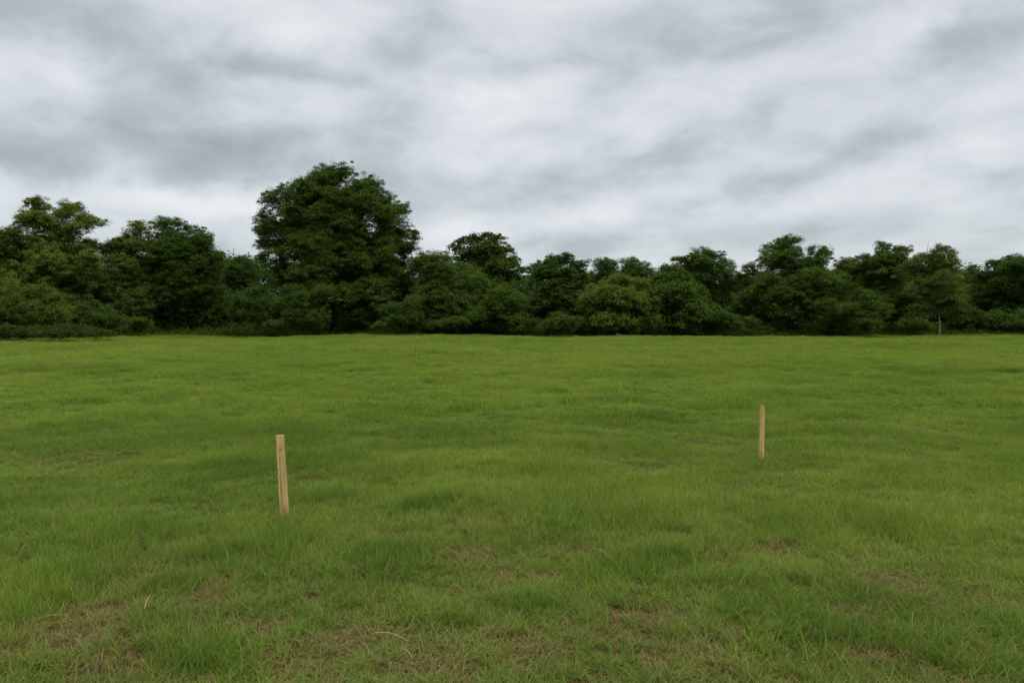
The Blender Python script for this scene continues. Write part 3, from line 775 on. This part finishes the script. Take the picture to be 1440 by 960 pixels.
# ------------------------------------------------------------------ undergrowth along the edge, and the wood behind
def edge_y(x):
    """distance of the front of the undergrowth"""
    px = 720 + x / 76.0 * F
    y_ = 75 + 1.2 * (fbm(np.asarray(x) / 6, np.asarray(x) * 0 + 3, 40) - .5) * 4
    y_ = y_ - 22 * (1 - sstep(40, 200, px)) + 2 * sstep(1210, 1260, px)
    return y_
n = 13000
ux = rng.uniform(-85, 85, n)
uy = edge_y(ux) + rng.uniform(0, 1, n) ** 1.4 * 24
uc = np.stack([ux, uy, terrain(ux, uy) + rng.uniform(.02, .60, n) * (.4 + sstep(0, 3, uy - edge_y(ux)) + sstep(4, 9, uy - edge_y(ux)) + 3.0 * sstep(.55, .8, fbm(ux / 1.3, ux * 0 + 7, 70)) * sstep(.3, 2, uy - edge_y(ux)))], -1)
V, tt = leaves(uc, rng.uniform(.3, .8, n), 34, .16, .5, .8, np.clip(rng.normal(.28, .16, n), 0, 1))
nq = len(V) // 4
link('undergrowth', new_mesh('undergrowth', V, np.arange(nq * 4), np.full(nq, 4), M_leaf['weed'], {'tint': tt}), kind='stuff',
     label='low weeds and brambles along the foot of the trees')
n = 15000
wx = rng.uniform(-130, 130, n); wy = rng.uniform(101, 113, n)
topz = (8.8 + 3.0 * (fbm(wx / 7, wx * 0 + 1, 50) - .5) + 3.2 * (1 - sstep(-45, -20, wx))) * rng.uniform(.0, 1, n) ** 1.15
wc = np.stack([wx, wy, .2 + topz], -1)
V, tt = leaves(wc, rng.uniform(.9, 1.7, n), 60, .30, .6, .8, np.clip(rng.normal(.3, .15, n), 0, 1))
nq = len(V) // 4
link('woodland', new_mesh('woodland', V, np.arange(nq * 4), np.full(nq, 4), M_leaf['dark'], {'tint': tt}), kind='stuff',
     label='dark mass of woodland behind the front row of trees')

# ------------------------------------------------------------------ longer grass ridges at the far edge on one side
pts = []
for (x0, x1, yy, wd_) in ((1255, 1500, 472.2, .5), (1300, 1500, 474.6, .4), (1245, 1440, 476.6, .35), (170, 330, 473.0, .4)):
    c0 = at(x0, yy, 1); dist_ = EYE / -(c0[2] - EYE) if c0[2] < EYE else 80
    a0 = at(x0, yy, dist_); a1 = at(x1, yy, dist_)
    k = int((a1[0] - a0[0]) * 7)
    xx = rng.uniform(a0[0], a1[0], k); yy_ = dist_ + rng.normal(0, wd_, k) + (fbm(xx / 3, xx * 0, 60) - .5) * 2
    pts.append(np.stack([xx, yy_, terrain(xx, yy_)], -1))
pts = np.concatenate(pts)
scatter('long_grass', pts, rng.uniform(.8, 1.3, len(pts)), rng.uniform(2.2, 4.2, len(pts)), rng.uniform(0, .1, len(pts)), np.zeros(len(pts)), far_src,
        'strips of longer unmown grass at the far edge of the field')

# ------------------------------------------------------------------ the pale stone at the edge and the loose straws
bm = bmesh.new(); bmesh.ops.create_icosphere(bm, subdivisions=3, radius=1)
for v_ in bm.verts:
    k_ = 1 + .25 * (float(vnoise(v_.co.x * 2 + 5, v_.co.y * 2 + v_.co.z * 1.7 + 5)) - .5)
    v_.co = Vector((v_.co.x * .16, v_.co.y * .13, v_.co.z * .12)) * k_
    if v_.co.z < -.05: v_.co.z = -.05
for f_ in bm.faces: f_.smooth = True
M_st, nts = mat_new('pale_stone'); gs = N(nts)
os_ = gs.n('ShaderNodeOutputMaterial'); bs_ = gs.n('ShaderNodeBsdfPrincipled'); ts_ = gs.n('ShaderNodeTexCoord')
gs.set(bs_.inputs['Base Color'], gs.mix(gs.noise(ts_.outputs['Object'], 12, 4).outputs['Fac'], (.40, .40, .34), (.72, .72, .66)))
bs_.inputs['Roughness'].default_value = .9; nts.links.new(bs_.outputs[0], os_.inputs[0])
me = bpy.data.meshes.new('white_stone'); bm.to_mesh(me); bm.free(); me.materials.append(M_st)
so_ = link('white_stone', me, label='tiny white stone in the grass right before the dark trees', category='stone')
pz = at(868, 471.5, 74.0); so_.location = (pz[0], pz[1], float(terrain(pz[0], pz[1])) + .18)

def straw(p0, p1, label, rad=.0022, bend=.0, lift=.035):
    a = on_ground(*p0); b = on_ground(*p1)
    n_ = 12; t_ = np.linspace(0, 1, n_)
    x_ = a[0] * (1 - t_) + b[0] * t_; y_ = a[1] * (1 - t_) + b[1] * t_ + bend * np.sin(t_ * np.pi)
    z_ = terrain(x_, y_); z_ = z_ * 0 + np.linspace(z_[0], z_[-1], n_) + lift + .02 * np.sin(t_ * np.pi)
    P_ = np.stack([x_, y_, z_], -1); c0 = P_[0].copy()
    v_, q_ = tubes([(P_ - c0, rad * np.linspace(1.2, .5, n_))], 6)
    o = link('straw_stalk', new_mesh('straw_stalk', v_, q_.ravel(), np.full(len(q_), 4), M_stalk, smooth=True),
             label=label, category='straw', group='loose dry stalks lying on the grass')
    o.location = c0
M_stalk = leafy('straw_stalk', (0.30, 0.24, 0.11), (0.38, 0.31, 0.16), trans=0.1)
straw((527, 901), (574, 914), 'thick pale dry stalk lying nearly level among brown thatch', rad=.0026)
straw((834, 784), (872, 814), 'long thin yellow stalk bent down beside a tall green tuft', rad=.0026, bend=.04, lift=.06)
straw((44, 880), (96, 872), 'pale straw lying over green grass near a brown bare patch', rad=.0024)
straw((563, 926), (580, 938), 'very short pale straw below the thick level one', rad=.0022)
straw((203, 872), (214, 850), 'short pale stalk poking up by the dark hollow', rad=.0026, lift=.05)
open('/tmp/lf','w').write(str(tree.total))

# ------------------------------------------------------------------ render settings
scene.render.engine = 'CYCLES'
scene.cycles.max_bounces = 5
scene.cycles.diffuse_bounces = 2
scene.cycles.transmission_bounces = 2
scene.cycles.glossy_bounces = 2
scene.cycles.use_denoising = True
scene.view_settings.view_transform = 'Standard'
scene.view_settings.look = 'None'
scene.view_settings.exposure = 0.4
scene.view_settings.gamma = 1.0
scene.view_settings.use_curve_mapping = False
